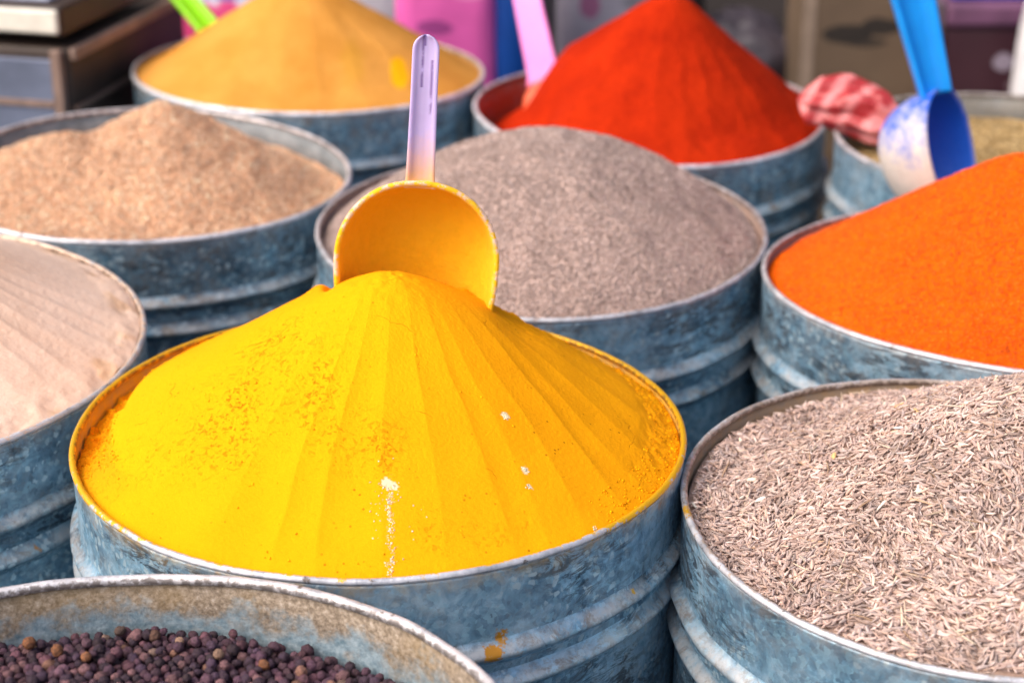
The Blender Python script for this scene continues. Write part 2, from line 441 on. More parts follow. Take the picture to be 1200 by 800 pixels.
def f_turmeric(X, Y, r, T):
    H = .0800
    h = H*(1.02 - np.sqrt(r*r + .0060)) - .0025*r + .0155*r*(1-r)**2*(1+.35*np.cos(T-.6))
    Tv = np.arctan2(Y - .034, X - .006)
    Tw = Tv + .055*fbm(X*15, Y*15, 0, 5, 3)
    dv = np.hypot(X-.006, Y-.034)
    h = h + scallop(Tw, E_Y2, A_Y2)*sstep(.03, .11, dv)*(1 - .55*sstep(.80, 1, r))*(1.05 - .62*sstep(-.02, .05, X))
    h = h + .0013*fbm(X*26, Y*26, 1, 21, 3)*sstep(0, .2, r)
    # bite out of the crest at the left
    cx, cy = -.0215, .027
    h = h - .0080*np.exp(-(((X-cx)/.0026)**2 + ((Y-cy)/.012)**2))
    h = h + .0026*np.exp(-(((X-cx+.0075)/.0050)**2 + ((Y-cy-.006)/.010)**2))
    jag = np.exp(-((T-.95)/.45)**2)*sstep(.25, .40, r)*(1-sstep(.75, .85, r))
    h = h + jag*(.0024*np.abs(fbm(X*130, Y*130, 0, 77, 3)) + .0012*vn(X*330, Y*330, 0, 78))
    h = h + .0007*vn(X*300, Y*300, 0, 79)*np.exp(-(r/.12)**2)
    h = h - .0045*sstep(.03, .06, X-.012)*np.exp(-((r-.42)/.1)**2)*np.exp(-((T-.25)/.3)**2)*.8
    # recessed crumbly gutter at the left and back-left
    Tm = (T + 2*PI) % (2*PI)
    left = sstep(R(92), R(122), Tm)*(1 - sstep(R(182), R(204), Tm))
    edge = .880 + .028*vn(T*3, 1, 0, 4)
    gut = sstep(edge, edge+.035, r)
    lump = .0036*np.abs(fbm(X*120, Y*120, 0, 31, 4)) + .0020*vn(X*260, Y*260, 0, 3)
    h = h - left*gut*(.0095 + .010*(edge+.02-.87) - .0035*sstep(.95, 1, r)) + left*gut*(lump-.0008)
    right = sstep(R(-35), R(-5), T)*(1 - sstep(R(75), R(95), T))*sstep(.85, .90, r)
    h = h - right*.0012 + right*(.0020*np.abs(fbm(X*150, Y*150, 0, 37, 4)))
    rp = rough_y(X, Y, r, T)
    h = h + rp*.00075*fbm(X*420, Y*420, 0, 41, 3) + .00012*fbm(X*900, Y*900, 0, 51, 2)
    return h
def rough_y(X, Y, r, T):
    a = np.exp(-(((X+.045)/.040)**2 + ((Y+.045)/.030)**2)) + .9*np.exp(-(((X-.008)/.012)**2 + ((Y+.082)/.010)**2))
    a = a + .5*sstep(.12, .35, fbm(X*18, Y*18, 2, 60, 3))
    return np.clip(a*(.35 + .9*sstep(-.1, .3, fbm(X*55, Y*30, 0, 66, 3))), 0, 1)
def stain_y(X, Y, r, T):
    # pale flour spilt on the front of the heap: a thin trail and a few crumbs; deeper orange in the gutters
    def trail(x0, y0, x1, y1, w, s):
        t = np.clip(((X-x0)*(x1-x0)+(Y-y0)*(y1-y0))/((x1-x0)**2+(y1-y0)**2), 0, 1)
        d = np.hypot(X-x0-t*(x1-x0), Y-y0-t*(y1-y0))
        nn = fbm(X*900, Y*900, 0, s, 3)
        return sstep(.02, .22, nn + .42*np.exp(-(d/w)**2) - .50 - .22*t)*.35 * (d < 3*w)
    def dot(x, y, rr, s):
        d = np.hypot(X-x, Y-y); return sstep(1.15, .75, d/rr + .5*fbm(X*1200, Y*1200, 0, s, 2))
    W = (.80, .66, .42)
    Tm = (T + 2*PI) % (2*PI)
    left = sstep(R(92), R(112), Tm)*(1 - sstep(R(200), R(220), Tm))*sstep(.87, .91, r)
    right = sstep(R(-30), R(-5), T)*(1 - sstep(R(75), R(95), T))*sstep(.86, .91, r)
    return [((.78, .30, .004), left*.85), ((.82, .31, .004), right*.55*sstep(-.3, .2, fbm(X*80, Y*80, 0, 3, 2)) + .0),
            (W, trail(.0115, -.0965, .0135, -.131, .0017, 71)), (W, dot(.0105, -.0955, .0021, 72)), (W, dot(.0135, -.0965, .0017, 73)),
            (W, dot(.0575, -.056, .0016, 74)), (W, dot(.0655, -.077, .0016, 75)), (W, dot(.0675, -.0835, .0010, 76))]
AP_Y = (.0060, -.0025)
heap('turmeric_heap', 'bright yellow powder heaped into a fluted cone in the central drum', 'turmeric', AP_Y, f_turmeric, 620, 1100,
     powder('turmeric_powder', (.86, .330, .002), (.95, .400, .003), pits=(.55, (.62, .25, .004)), cracks=(.42, .14, .002), scale=1400, bumpd=.0003), rough_y, stain_y)

def f_grey(X, Y, r, T):
    h = .0640*(1 - r**1.75) - .0065
    h = h + .0030*fbm(X*20, Y*20, 1, 81, 3)
    h = h + .0035*sstep(.6, 1, r)*np.maximum(0, -np.sin(T))
    return h + .0016*fbm(X*110, Y*110, 0, 82, 4)
def f_must(X, Y, r, T):
    h = .0830*(1.02 - np.sqrt(r*r+.003)) - .004
    h = h + scallop(T + .15*fbm(X*18, Y*18, 0, 15, 2), list(range(-180, 180, 20)), [.0002+.0005*abs(math.sin(i*2.3)) for i in range(18)])*sstep(.1, .5, r)
    h = h + .0045*sstep(.8, 1, r)*np.maximum(0, -np.sin(T))
    return h + .002*fbm(X*22, Y*22, 0, 83, 3) + .0002*fbm(X*300, Y*300, 0, 84, 2)
def f_chil(X, Y, r, T):
    h = .1010*(1.02 - np.sqrt(r*r+.0026)) - .006
    h = h + scallop(T + .12*fbm(X*18, Y*18, 0, 15, 2), list(range(-180, 180, 15)), [.0003+.0009*abs(math.sin(i*1.7)) for i in range(24)])*sstep(.1, .5, r)
    Tm = (T + 2*PI) % (2*PI)
    lf = sstep(R(95), R(125), Tm)*(1-sstep(R(200), R(225), Tm))
    h = h - lf*.026*sstep(.52, .82, r) + .006*sstep(.8, 1, r)*np.maximum(0, -np.sin(T))
    return h + .0028*fbm(X*28, Y*28, 0, 85, 4) + .0006*fbm(X*200, Y*200, 0, 86, 2)*1
def smax(a, b, k=.006):
    hh = np.clip(.5 + .5*(a-b)/k, 0, 1); return b*(1-hh) + a*hh + k*hh*(1-hh)
def f_brown(X, Y, r, T):
    c1 = .0545 - .66*np.sqrt((X-.0150)**2 + ((Y+.002)*.95)**2 + .00002)
    c1b = .031 - .42*np.hypot(X+.045, Y+.02)
    c2 = .015 - .5*np.hypot(X+.064, Y-.030)
    fl = -.0125 + .0105*sstep(.2, .9, -Y/.13) - .002*sstep(0, .1, X)
    h = smax(smax(smax(c1, c1b), c2), fl + 0*X)
    return h + .0028*fbm(X*24, Y*24, 1, 91, 3) + .0022*fbm(X*95, Y*95, 0, 92, 4)
def f_beige(X, Y, r, T):
    h = .0700*(1.02 - np.sqrt(r*r+.002)) - .0015
    e = list(range(-180, 180, 8))
    rr2 = random.Random(9)
    g = scallop(T + .02*fbm(X*25, Y*25, 0, 15, 2), list(range(-180, 180, 8)), [.0003+.0006*abs(math.sin(i*2.1)) for i in range(45)])
    h = h + g*sstep(.1, .5, r)*(1-.8*sstep(.82, .93, r))
    h = h + .0022*sstep(.86, .97, r)*(.3 + fbm(X*90, Y*90, 0, 93, 3))
    return h + .0008*fbm(X*30, Y*30, 0, 94, 2) + .0002*fbm(X*500, Y*500, 0, 95, 2)
def f_orange(X, Y, r, T):
    h = .0880*(1.01 - np.sqrt(r*r+.012)) - .0045
    h = h + .0035*sstep(.75, 1, r)*np.maximum(0, -np.sin(T))
    return h + .0022*fbm(X*20, Y*20, 0, 96, 3) + .0010*fbm(X*190, Y*190, 0, 97, 3)
def f_cumin(X, Y, r, T):
    c1 = .0700 - .56*np.sqrt((X-.034)**2 + (Y+.004)**2 + .0002)
    fl = -.0060 + .0050*sstep(.1, .8, -Y/.12) + 0*X
    return smax(c1, fl, .010) + .0022*fbm(X*26, Y*26, 0, 98, 3)
def f_corn(X, Y, r, T):
    return -.0258 + .0035*fbm(X*16, Y*16, 0, 99, 2) + .003*np.exp(-((X+.01)/.05)**2) - .010*sstep(-.02, -.1, X)*0 + 0*X
def f_ochre(X, Y, r, T):
    return -.016 + .012*(1-r**1.5) + .0030*fbm(X*20, Y*20, 0, 101, 3) + .0006*fbm(X*250, Y*250, 0, 102, 2)

heap('ground_pepper_heap', 'rounded heap of coarse grey-brown ground spice', 'pepper_powder', (.008, 0), f_grey, 220, 420,
     powder('grey_powder', (.30, .205, .175), (.56, .42, .37), scale=420, bumpd=.0010, grainmix=.75))
def stain_m(X, Y, r, T):
    return [((.90, .42, .004), sstep(.0125, .008, np.hypot((X-.0757)*1.6, (Y+.067)*.6) + .003*fbm(X*120, Y*120, 0, 5, 2))),
            ((.52, .26, .02), .45*sstep(.016, .006, np.hypot((X-.0415)*1.3, (Y+.077)*.5) + .004*fbm(X*120, Y*120, 0, 6, 2)))]
heap('mustard_powder_heap', 'mustard-coloured powder cone with a small bright yellow dab', 'mustard', (-.003, 0), f_must, 180, 360,
     powder('mustard_powder', (.52, .215, .030), (.68, .315, .064), scale=500, bumpd=.0004, grainmix=.25, big=16), None, stain_m)
heap('chilli_heap', 'steep cone of red-orange powder', 'chilli', (.012, 0), f_chil, 200, 400,
     powder('chilli_powder', (.30, .011, .001), (.50, .026, .002), scale=420, bumpd=.0009, grainmix=.45, big=22))
heap('brown_flake_heap', 'uneven heap of light brown flaky spice with two humps', 'brown', (.015, 0), f_brown, 240, 460,
     powder('brown_flakes', (.54, .285, .16), (.80, .49, .31), scale=330, bumpd=.0014, grainmix=.65))
heap('beige_powder_heap', 'pale beige powder heap combed with radial flutes', 'beige', (.004, .0), f_beige, 300, 720,
     powder('beige_powder', (.68, .47, .35), (.84, .64, .52), scale=900, bumpd=.0005, grainmix=.4), None,
     lambda X, Y, r, T: [((.62, .36, .17), .5*sstep(.86, .93, r)*sstep(.05, .45, fbm(X*70, Y*70, 0, 7, 3)))])
heap('orange_powder_heap', 'large cone of bright orange powder', 'orange', (-.002, .0), f_orange, 260, 480,
     powder('orange_powder', (.55, .060, .001), (.76, .130, .003), scale=300, bumpd=.0016, grainmix=.6))
cum = heap('cumin_heap', 'heap of small striped grey-brown cumin seeds with loose stalks', 'cumin', (.0, 0), f_cumin, 120, 240,
     powder('seed_bed', (.28, .19, .15), (.46, .33, .27), scale=420, bumpd=.001))
corn = heap('peppercorn_heap', 'dark purple-brown whole peppercorns lying level below the rim', 'peppercorn', (0, 0), f_corn, 60, 160,
     powder('corn_bed', (.030, .018, .018), (.06, .04, .04), scale=300, bumpd=.001))
och = heap('ochre_granule_heap', 'low heap of ochre granules behind the blue scoop', 'ochre', (0, 0), f_ochre, 120, 240,
     powder('ochre_granules', (.30, .19, .075), (.56, .40, .19), scale=420, bumpd=.001, grainmix=.7))
for o in (cum, corn, och): pass

# ------------------------------------------------------------------ loose grains and seeds, joined into one part per heap
def vcol_mat(name, rough=.8, spec=.3, noise_scale=900, bumpd=.0002, var=.3):
    m = M(name); c = m.attr('tint')
    n = m.noise(noise_scale, 4, .7)
    base = m.mix(m.ramp(n, [(.3, var), (.6, 0)]), c, (.05, .03, .025))
    return m.out(base, rough, 0, m.bump(n, bumpd, .8), spec)

def scatter(parent, name, k, apex, f, base_v, base_f, n, size, lift, cols, mat, align=0.0, stretch=(1, 1, 1), rmax=.985, sel=None, tilt=.4, jit=.3):
    """base_v: list of unit variants; every grain gets its own place, turn, size and tint; all are one mesh"""
    Rw = D[k][5] - HB_IN
    rr = np.sqrt(RNG.random(n))*Rw*rmax; th = RNG.random(n)*2*PI
    X, Y = rr*np.cos(th), rr*np.sin(th)
    lim = (rad(k, th)-HB_IN-.001)/Rw*rmax/rmax
    X *= np.minimum(1, lim); Y *= np.minimum(1, lim)
    if sel is not None: w = sel(X, Y); X, Y = X[w], Y[w]; n = len(X)
    return place(parent, name, k, apex, f, base_v, base_f, X, Y, size, lift, cols, mat, align, stretch, tilt, jit)

def place(parent, name, k, apex, f, base_v, base_f, X, Y, size, lift, cols, mat, align, stretch, tilt, jit):
    n = len(X)
    e = .0012
    Z = height_at(k, apex, f, X, Y)
    zx = (height_at(k, apex, f, X+e, Y)-Z)/e; zy = (height_at(k, apex, f, X, Y+e)-Z)/e
    zx = np.clip(zx, -1, 1); zy = np.clip(zy, -1, 1)
    N = np.stack([-zx, -zy, np.ones(n)], -1)
    N += RNG.normal(0, tilt*.5, (n, 3)); N /= np.linalg.norm(N, axis=1)[:, None]
    flow = fbm(X*18, Y*18, 0, 123, 2)*4.5
    a = np.where(RNG.random(n) < align, flow + RNG.normal(0, .45, n), RNG.random(n)*2*PI)
    U = np.stack([np.cos(a), np.sin(a), 0*a], -1); U -= (U*N).sum(1)[:, None]*N; U /= np.linalg.norm(U, axis=1)[:, None]
    V = np.cross(N, U)
    s = size*(1 + jit*RNG.uniform(-1, 1, n))
    var = RNG.integers(0, len(base_v), n)
    B = np.stack(base_v)[var] * np.array(stretch)[None, None]
    B = B * s[:, None, None]
    B[..., 1:] *= (1 + .25*RNG.uniform(-1, 1, n))[:, None, None]
    P = B[..., 0:1]*U[:, None] + B[..., 1:2]*V[:, None] + B[..., 2:3]*N[:, None]
    P += np.stack([X, Y, Z + RNG.uniform(lift[0], lift[1], n)], -1)[:, None]
    nv = B.shape[1]
    F = (base_f[None] + (np.arange(n)*nv)[:, None, None]).reshape(-1, base_f.shape[1])
    me = raw_mesh(name, P.reshape(-1, 3), F)
    cols = np.array(cols); ci = RNG.integers(0, len(cols), n)
    patch = 1 + .30*fbm(X*70, Y*70, 0, 211, 3)[:, None]
    cc = patch*cols[ci]*(1 + .22*RNG.normal(0, 1, (n, 1)).clip(-1.6, 1.6))
    vattr(me, 'tint', np.repeat(np.clip(cc, 0, 1), nv, axis=0))
    o = link(name, me, mat, parent); o['kind'] = 'stuff'
    return o

# angular grain
OV = np.array([(1,0,0),(-1,0,0),(0,1,0),(0,-1,0),(0,0,1),(0,0,-1)], float)
OF = np.array([(0,2,4),(2,1,4),(1,3,4),(3,0,4),(2,0,5),(1,2,5),(3,1,5),(0,3,5)])
ov = [OV*(1+.35*RNG.uniform(-1, 1, (6, 1))) for _ in range(10)]
H = bpy.data.objects
get = lambda n: H[n]
scatter(get('ground_pepper_heap'), 'loose_grains', 'pepper_powder', (.008, 0), f_grey, ov, OF, 52000, .00078, (0, .0005),
        [(.40,.30,.265),(.49,.375,.335),(.56,.44,.40),(.33,.24,.21)], vcol_mat('grain_grey'), stretch=(1, .8, .6))
scatter(get('brown_flake_heap'), 'loose_flakes', 'brown', (.015, 0), f_brown, ov, OF, 40000, .00105, (0, .0007),
        [(.76,.44,.27),(.85,.54,.345),(.66,.36,.205),(.92,.67,.48)], vcol_mat('flake_brown'), stretch=(1, .7, .4))
scatter(get('orange_powder_heap'), 'loose_grains', 'orange', (-.002, 0), f_orange, ov, OF, 34000, .00068, (-.0002, .0003),
        [(.84,.125,.003),(.92,.19,.006),(.62,.070,.003),(.78,.10,.002)], vcol_mat('grain_orange', var=.15), stretch=(1, .8, .6))
scatter(och, 'loose_grains', 'ochre', (0, 0), f_ochre, ov, OF, 16000, .0012, (0, .0008),
        [(.46,.32,.14),(.60,.44,.22),(.30,.19,.07)], vcol_mat('grain_ochre'), stretch=(1, .8, .7))

tur = get('turmeric_heap')
def crumbs(name, pts, size, lift, cols, mat, jit=.6):
    p = np.array(pts); place(tur, name, 'turmeric', AP_Y, f_turmeric, ov, OF, p[:, 0], p[:, 1], size, lift, cols, mat, 0, (1, .9, .8), 1.2, jit)
fl = []
for i in range(190):
    t = RNG.random()**1.3; t = t if RNG.random() < .7 else round(t*6)/6 + RNG.normal(0, .02)
    fl.append((.0112+.0028*t + .0006*math.sin(t*19) + RNG.normal(0, .0007+.0011*(t < .07)), -.0965-.0345*min(1, max(0, t)) + RNG.normal(0, .0006)))
for i in range(40): fl.append((.012+RNG.normal(0, .006), -.11+RNG.normal(0, .010)))
for cx_, cy_ in ((.0575, -.056), (.0655, -.077), (.0675, -.0835), (.094, -.090)):
    for i in range(16): fl.append((cx_+RNG.normal(0, .0006), cy_+RNG.normal(0, .0006)))
crumbs('flour_crumbs', fl, .00036, (-.0001, .0002), [(.80,.70,.50),(.84,.78,.62)], vcol_mat('flour', var=.05))
yc = []
while len(yc) < 4200:
    a = RNG.random()*2*PI; q = RNG.random()
    ad = math.degrees(a)
    if 92 < ad < 205: r_ = 1 - .125*q
    elif ad < 95 or ad > 320: r_ = 1 - .10*q*q
    else:
        if RNG.random() > .10: continue
        r_ = math.sqrt(q)
        if not (170 < ad < 262) and RNG.random() > .25: continue
    rr_ = float(rad('turmeric', np.array(a))) - HB_IN - .0006
    yc.append((rr_*r_*math.cos(a), rr_*r_*math.sin(a)))
crumbs('powder_crumbs', yc, .00046, (-.0002, .0002), [(.92,.36,.003),(.88,.33,.003),(.94,.40,.003)], vcol_mat('yellow_crumb', var=.08, spec=.05, rough=.95), .8)

# cumin seed: slim, curved, ridged, pointed at both ends
def seed(curve, fat):
    v = []; xs = (-.62, -.12, .38, .76); rs_ = (.72, 1.0, .86, .45)
    v.append((-1, 0, curve*1.0))
    for x, r in zip(xs, rs_):
        for j in range(6):
            a = PI/3*j; q = r*fat*(1 if j % 2 else .82)
            v.append((x, q*math.cos(a), q*.85*math.sin(a) + curve*x*x))
    v.append((1.1, 0, curve*1.2))
    return np.array(v)
SF = []
for j in range(6):
    SF.append((0, 1+(j+1) % 6, 1+j)); SF.append((25, 19+j, 19+(j+1) % 6))
    for q in range(3):
        a, b = 1+q*6+j, 1+q*6+(j+1) % 6
        SF += [(a, b, b+6), (a, b+6, a+6)]
SF = np.array(SF)
sv = [seed(c, w) for c in (-.16, -.06, .05, .14, .22) for w in (.185, .225, .27)]
CC = [(.55,.41,.355),(.61,.46,.40),(.50,.36,.31),(.66,.52,.46),(.46,.33,.29),(.60,.42,.34),(.54,.43,.40)]
ms = vcol_mat('cumin_seed', noise_scale=1600, var=.22, rough=.85, spec=.15)
scatter(cum, 'seeds', 'cumin', (0, 0), f_cumin, sv, SF, 34000, .0027, (-.0005, .0024), CC, ms, align=.55, tilt=.55, jit=.22)
scatter(cum, 'stalks', 'cumin', (0, 0), f_cumin, [seed(c, .07) for c in (-.15, .1, .2)], SF, 420, .0050, (.0008, .0030), [(.62,.48,.36),(.72,.60,.46),(.45,.30,.20)], ms, tilt=.7, jit=.5)
scatter(cum, 'husks', 'cumin', (0, 0), f_cumin, [seed(c, .33) for c in (-.05, .1)], SF, 60, .0026, (.0014, .0026), [(.86,.80,.70),(.80,.70,.55),(.72,.45,.20)], ms, tilt=.5, jit=.3)

# peppercorns: wrinkled spheres
import bmesh
def ico(sub):
    bm = bmesh.new(); bmesh.ops.create_icosphere(bm, subdivisions=sub, radius=1)
    v = np.array([tuple(a.co) for a in bm.verts]); f = np.array([[q.index for q in p.verts] for p in bm.faces]); bm.free(); return v, f
def wrinkle(v, s):
    n = vn(v[:, 0]*2.6+s, v[:, 1]*2.6, v[:, 2]*2.6, s); m_ = np.abs(vn(v[:, 0]*4.5+s, v[:, 1]*4.5, v[:, 2]*4.5, s+3))
    m2 = np.abs(vn(v[:, 0]*7+s, v[:, 1]*7, v[:, 2]*7, s+5))
    return v*(1 + .09*n - .20*(1-m_)**4 - .09*(1-m2)**4)[:, None]
i3, f3 = ico(3); i2, f2 = ico(2)
p3 = [wrinkle(i3, s) for s in range(12)]; p2 = [wrinkle(i2, s) for s in range(8)]
PC = [(.080,.034,.058),(.058,.032,.060),(.12,.050,.070),(.035,.020,.036),(.20,.10,.11),(.085,.040,.068),(.045,.024,.042),(.14,.070,.10)]
def corn_xy(dx, off, ox, oy):
    g = []
    Rw = D['peppercorn'][5]-.0048
    n = int(.3/dx)
    for i in range(-n, n):
        for j in range(-n, n):
            x = (i + .5*(j % 2))*dx + ox + rs.gauss(0, .00045); y = j*dx*.866 + oy + rs.gauss(0, .00045)
            t = math.atan2(y, x)
            if math.hypot(x, y) < float(rad('peppercorn', np.array(t))) - .0046: g.append((x, y))
    g = np.array(g); return g[:, 0], g[:, 1]
mp = vcol_mat('peppercorn_skin', noise_scale=900, var=.75, rough=.7, bumpd=.0012, spec=.35)
LOOSE = 'peppercorns'
for li, (lift, ox, oy) in enumerate(((.0000, 0, 0), (.0030, .0021, .0012), (.0058, .001, -.0012))):
    X, Y = corn_xy(.0043, 0, ox, oy)
    keep = RNG.random(len(X)) < (1, .96, .55)[li]
    if li == 2: keep &= (fbm(X*40, Y*40, 0, 5, 2) + RNG.normal(0, .25, len(X))) > -.05
    X, Y = X[keep], Y[keep]
    near = Y > .06
    for w, vv, ff in ((near, p3, f3), (~near, p2, f2)):
        place(corn, LOOSE, 'peppercorn', (0, 0), f_corn, vv, ff, X[w], Y[w], .00222, (lift, lift+.0011), PC*7 + ([(.20,.10,.07),(.17,.11,.09)] if li else []), mp, 0, (1, 1, .92), 1.5, .20)
# a few pale and orange corns
ax_ = np.array([-.118, -.100, -.060, -.045, .010, .030, .052, .070, -.03, .085])*.8; ay_ = np.array([.098,.103,.112,.106,.116,.108,.104,.100,.101,.092])
place(corn, LOOSE, 'peppercorn', (0, 0), f_corn, p3, f3, ax_, ay_, .0022, (.0072, .0082), [(.30,.12,.05),(.26,.16,.11),(.22,.11,.08)], mp, 0, (1, 1, .95), 1.5, .1)
# join the peppercorn layers into one part
def join_parts(parent, name):
    obs = [c for c in C.objects if c.parent == parent and c.name.split('.')[0] == name]
    cos, fs, ts, base = [], [], [], 0
    for o in obs:
        me = o.data; n = len(me.vertices)
        co = np.empty(n*3, np.float32); me.vertices.foreach_get('co', co); cos.append(co.reshape(-1, 3))
        f = np.empty(len(me.polygons)*3, np.int32); me.loops.foreach_get('vertex_index', f); fs.append(f.reshape(-1, 3)+base); base += n
        t = np.empty(n*4, np.float32); me.attributes['tint'].data.foreach_get('color', t); ts.append(t.reshape(-1, 4))
    mat = obs[0].data.materials[0]
    for o in obs: bpy.data.objects.remove(o)
    me = raw_mesh(name, np.concatenate(cos), np.concatenate(fs)); vattr(me, 'tint', np.concatenate(ts))
    o = link(name, me, mat, parent); o['kind'] = 'stuff'
join_parts(corn, LOOSE)

# ------------------------------------------------------------------ scoops
GS = 'plastic scoops in the spice'
def scoop(name, label, loc, rot, w, ext, depth, hl, hw, ht, m_bowl, m_handle, hrot=0, hbase=None, bend=0, taper=.9, flare=.25):
    """bowl mouth faces local -Y, handle along local +Z; ext lengthens the bowl downwards"""
    t = thing(name, label, 'scoop', loc, GS); t.rotation_euler = rot
    nu, nvv = 72, 22
    a = np.linspace(0, 2*PI, nu, endpoint=False); q = np.linspace(0, PI/2, nvv)
    A_, Q = np.meshgrid(a, q)
    rx = w*np.sign(np.sin(A_))*np.abs(np.sin(A_))**.92; rz = np.cos(A_)
    rz = np.where(rz > 0, rz*w, rz*(w+ext))
    fr = np.cos(Q)**.75
    X = rx*fr; Z = rz*fr; Yd = depth*np.sin(Q)**1.1
    th_ = .0015
    # outer and inner shell joined over a rounded lip
    lipX = rx*(1+.030); lipZ = rz*(1+.030)
    rows = [(X[i]*.955, Yd[i]*.95+.0004, Z[i]*.955) for i in range(nvv-1, -1, -1)]
    rows += [(rx[0]*.985, 0*rx[0]-.0012, rz[0]*.985), (lipX[0], 0*rx[0]-.0010, lipZ[0]), (lipX[0], 0*rx[0]+.0010, lipZ[0])]
    rows += [(X[i], Yd[i]+.0014, Z[i]) for i in range(nvv)]
    G = np.array(rows).transpose(0, 2, 1)
    me = grid_mesh('bowl', G[..., 0], G[..., 1], G[..., 2])
    fattr(me, 'inner', np.repeat([1.0]*nvv + [.6, 0, 0] + [0.0]*nvv, nu))
    fattr(me, 'lip', np.repeat([0.0]*nvv + [.8, 1, 1] + [0.0]*nvv, nu))
    link('bowl', me, m_bowl, t)
    # handle: shallow trough with raised edges, rounded tip, tapering upwards
    n = 60; prof = [(-1, -.5), (-1, .5), (-.9, .62), (-.72, .5), (-.62, .1), (-.1, .05), (.1, .05), (.62, .1), (.72, .5), (.9, .62), (1, .5), (1, -.5), (.9, -.6), (-.9, -.6)]
    vs = []
    for i in range(n+1):
        s = i/n; z = w*.93 + hl*s
        ww = hw*.5*(1.12 - (1.12-taper)*min(1, s*1.6) + flare*max(0, 1-s*14))
        tip = math.sqrt(max(0.02, 1 - max(0, (s-(1-.6*hw/hl))/(.6*hw/hl))**2))
        for px, py in prof:
            x = px*ww*tip; y = -py*ht + bend*(s*s)
            vs.append((x*math.cos(hrot) - y*math.sin(hrot), x*math.sin(hrot) + y*math.cos(hrot) + .001, z))
    k = len(prof); fs = [(i*k+j, i*k+(j+1) % k, (i+1)*k+(j+1) % k, (i+1)*k+j) for i in range(n) for j in range(k)]
    fs += [tuple(range(k))[::-1], tuple(n*k+j for j in range(k))]
    ob = link('handle', pydata('handle', vs, fs), m_handle, t)
    return t

def frame_rot(zdir, mouth):
    z = Vector(zdir).normalized(); y = -Vector(mouth); y = (y - y.dot(z)*z).normalized(); x = y.cross(z)
    return Matrix((x, y, z)).transposed().to_euler()

def bowl_mat(name, col, dust, z0, z1, amt=1.0, rough=.5, inner=None, lip=None, cake=.3):
    m = M(name); z = m.sep(2)
    f = m.math('ADD', m.math('DIVIDE', m.math('SUBTRACT', z, z0), (z1-z0)), m.math('MULTIPLY', m.math('SUBTRACT', m.mix(.4, m.noise(48, 5, .7), m.noise(300, 5, .8)), .5), 4.5))
    d2 = m.ramp(m.noise(240, 4, .7), [(.3, tuple(c*.88 for c in dust)), (.7, dust)])
    base = m.mix(m.math('MULTIPLY', m.ramp(f, [(0, 1), (1, 0)]), amt), col, d2)
    if inner is not None:
        base = m.mix(m.attr('inner', 'Fac'), base, inner)
    nb = m.bump(m.noise(500, 4), .0005, .7)
    nb = m.bump(m.noise(85, 5, .7), .0022*cake, .8, nb)
    if lip:
        e = m.math('MULTIPLY', m.attr('lip', 'Fac'), m.ramp(m.noise(130, 6, .8), [(.50, 0), (.56, .9)]))
        base = m.mix(e, base, lip)
    return m.out(base, rough, 0, nb)

def handle_mat(name, col, dust, z0, z1, edge=None, groove_shade=None, rough=.35):
    m = M(name); z = m.sep(2); x = m.sep(0)
    base = m.ramp(m.noise(40, 4), [(.3, tuple(c*.9 for c in col)), (.7, tuple(min(1, c*1.08) for c in col))])
    if groove_shade:
        # dark lines painted for the shade in the grooves of the trough
        for xc, za, zb in groove_shade[1]:
            g = m.math('SUBTRACT', 1, m.math('DIVIDE', m.math('ABSOLUTE', m.math('SUBTRACT', x, xc)), .0010), clamp=True)
            zz = m.math('MULTIPLY', m.math('GREATER_THAN', z, za), m.math('LESS_THAN', z, zb))
            nn = m.ramp(m.noise(110, 5, .7), [(.38, .15), (.50, .85)])
            base = m.mix(m.math('MULTIPLY', m.math('MULTIPLY', g, zz), nn), base, groove_shade[0])
    f = m.math('ADD', m.math('DIVIDE', m.math('SUBTRACT', z, z0), (z1-z0)), m.math('MULTIPLY', m.math('SUBTRACT', m.noise(110, 5, .7), .5), .9))
    base = m.mix(m.ramp(f, [(0, 1), (1, 0)]), base, dust)
    return m.out(base, rough, 0, m.bump(m.noise(300, 3), .0002, .4), Subsurface_Weight=.25, Subsurface_Radius=(.01, .006, .01), Subsurface_Scale=.3)

scoop('yellow_scoop', 'lavender-handled scoop, its bowl coated yellow, stuck upright in the yellow heap', (-.0425, .738, .4095), (R(-4), R(3.6), R(2)),
      .0358, .030, .032, .0675, .0114, .0018,
      bowl_mat('yellow_bowl', (.95, .55, .01), (.98, .56, .002), -.03, .05, rough=.9, lip=(.86, .62, .58), cake=1.0),
      handle_mat('lavender_plastic', (.60, .50, .86), (.92, .50, .24), .036, .058, groove_shade=((.16, .08, .30), [(-.0012, .078, .101), (.0030, .066, .090), (-.0004, .096, .103)])), taper=1.02, flare=.12)
scoop('blue_scoop', 'bright blue scoop with a white-dusted bowl tipped on its side', (.2785, 1.085, .3590), frame_rot((-.31, .10, 1), (.84, -.54, .18)),
      .0355, .017, .043, .110, .0176, .0075,
      bowl_mat('blue_bowl', (.004, .10, .62), (.74, .68, .62), .000, .040, inner=(.006, .13, .72)),
      handle_mat('blue_plastic', (.005, .33, .95), (.5, .6, .8), .022, .030), hrot=R(-48), taper=1.55, flare=0)
scoop('pink_scoop', 'pale pink scoop handle standing in the red heap', (.0300, 1.318, .3180), frame_rot((-.22, .42, .9), (.5, .9, -.3)),
      .0210, .010, .020, .100, .0230, .0030,
      bowl_mat('pink_bowl', (.85, .20, .12), (.72, .09, .02), .0, .05),
      handle_mat('pink_plastic', (.90, .28, .70), (.80, .16, .08), .016, .026), taper=1.0, bend=-.004)
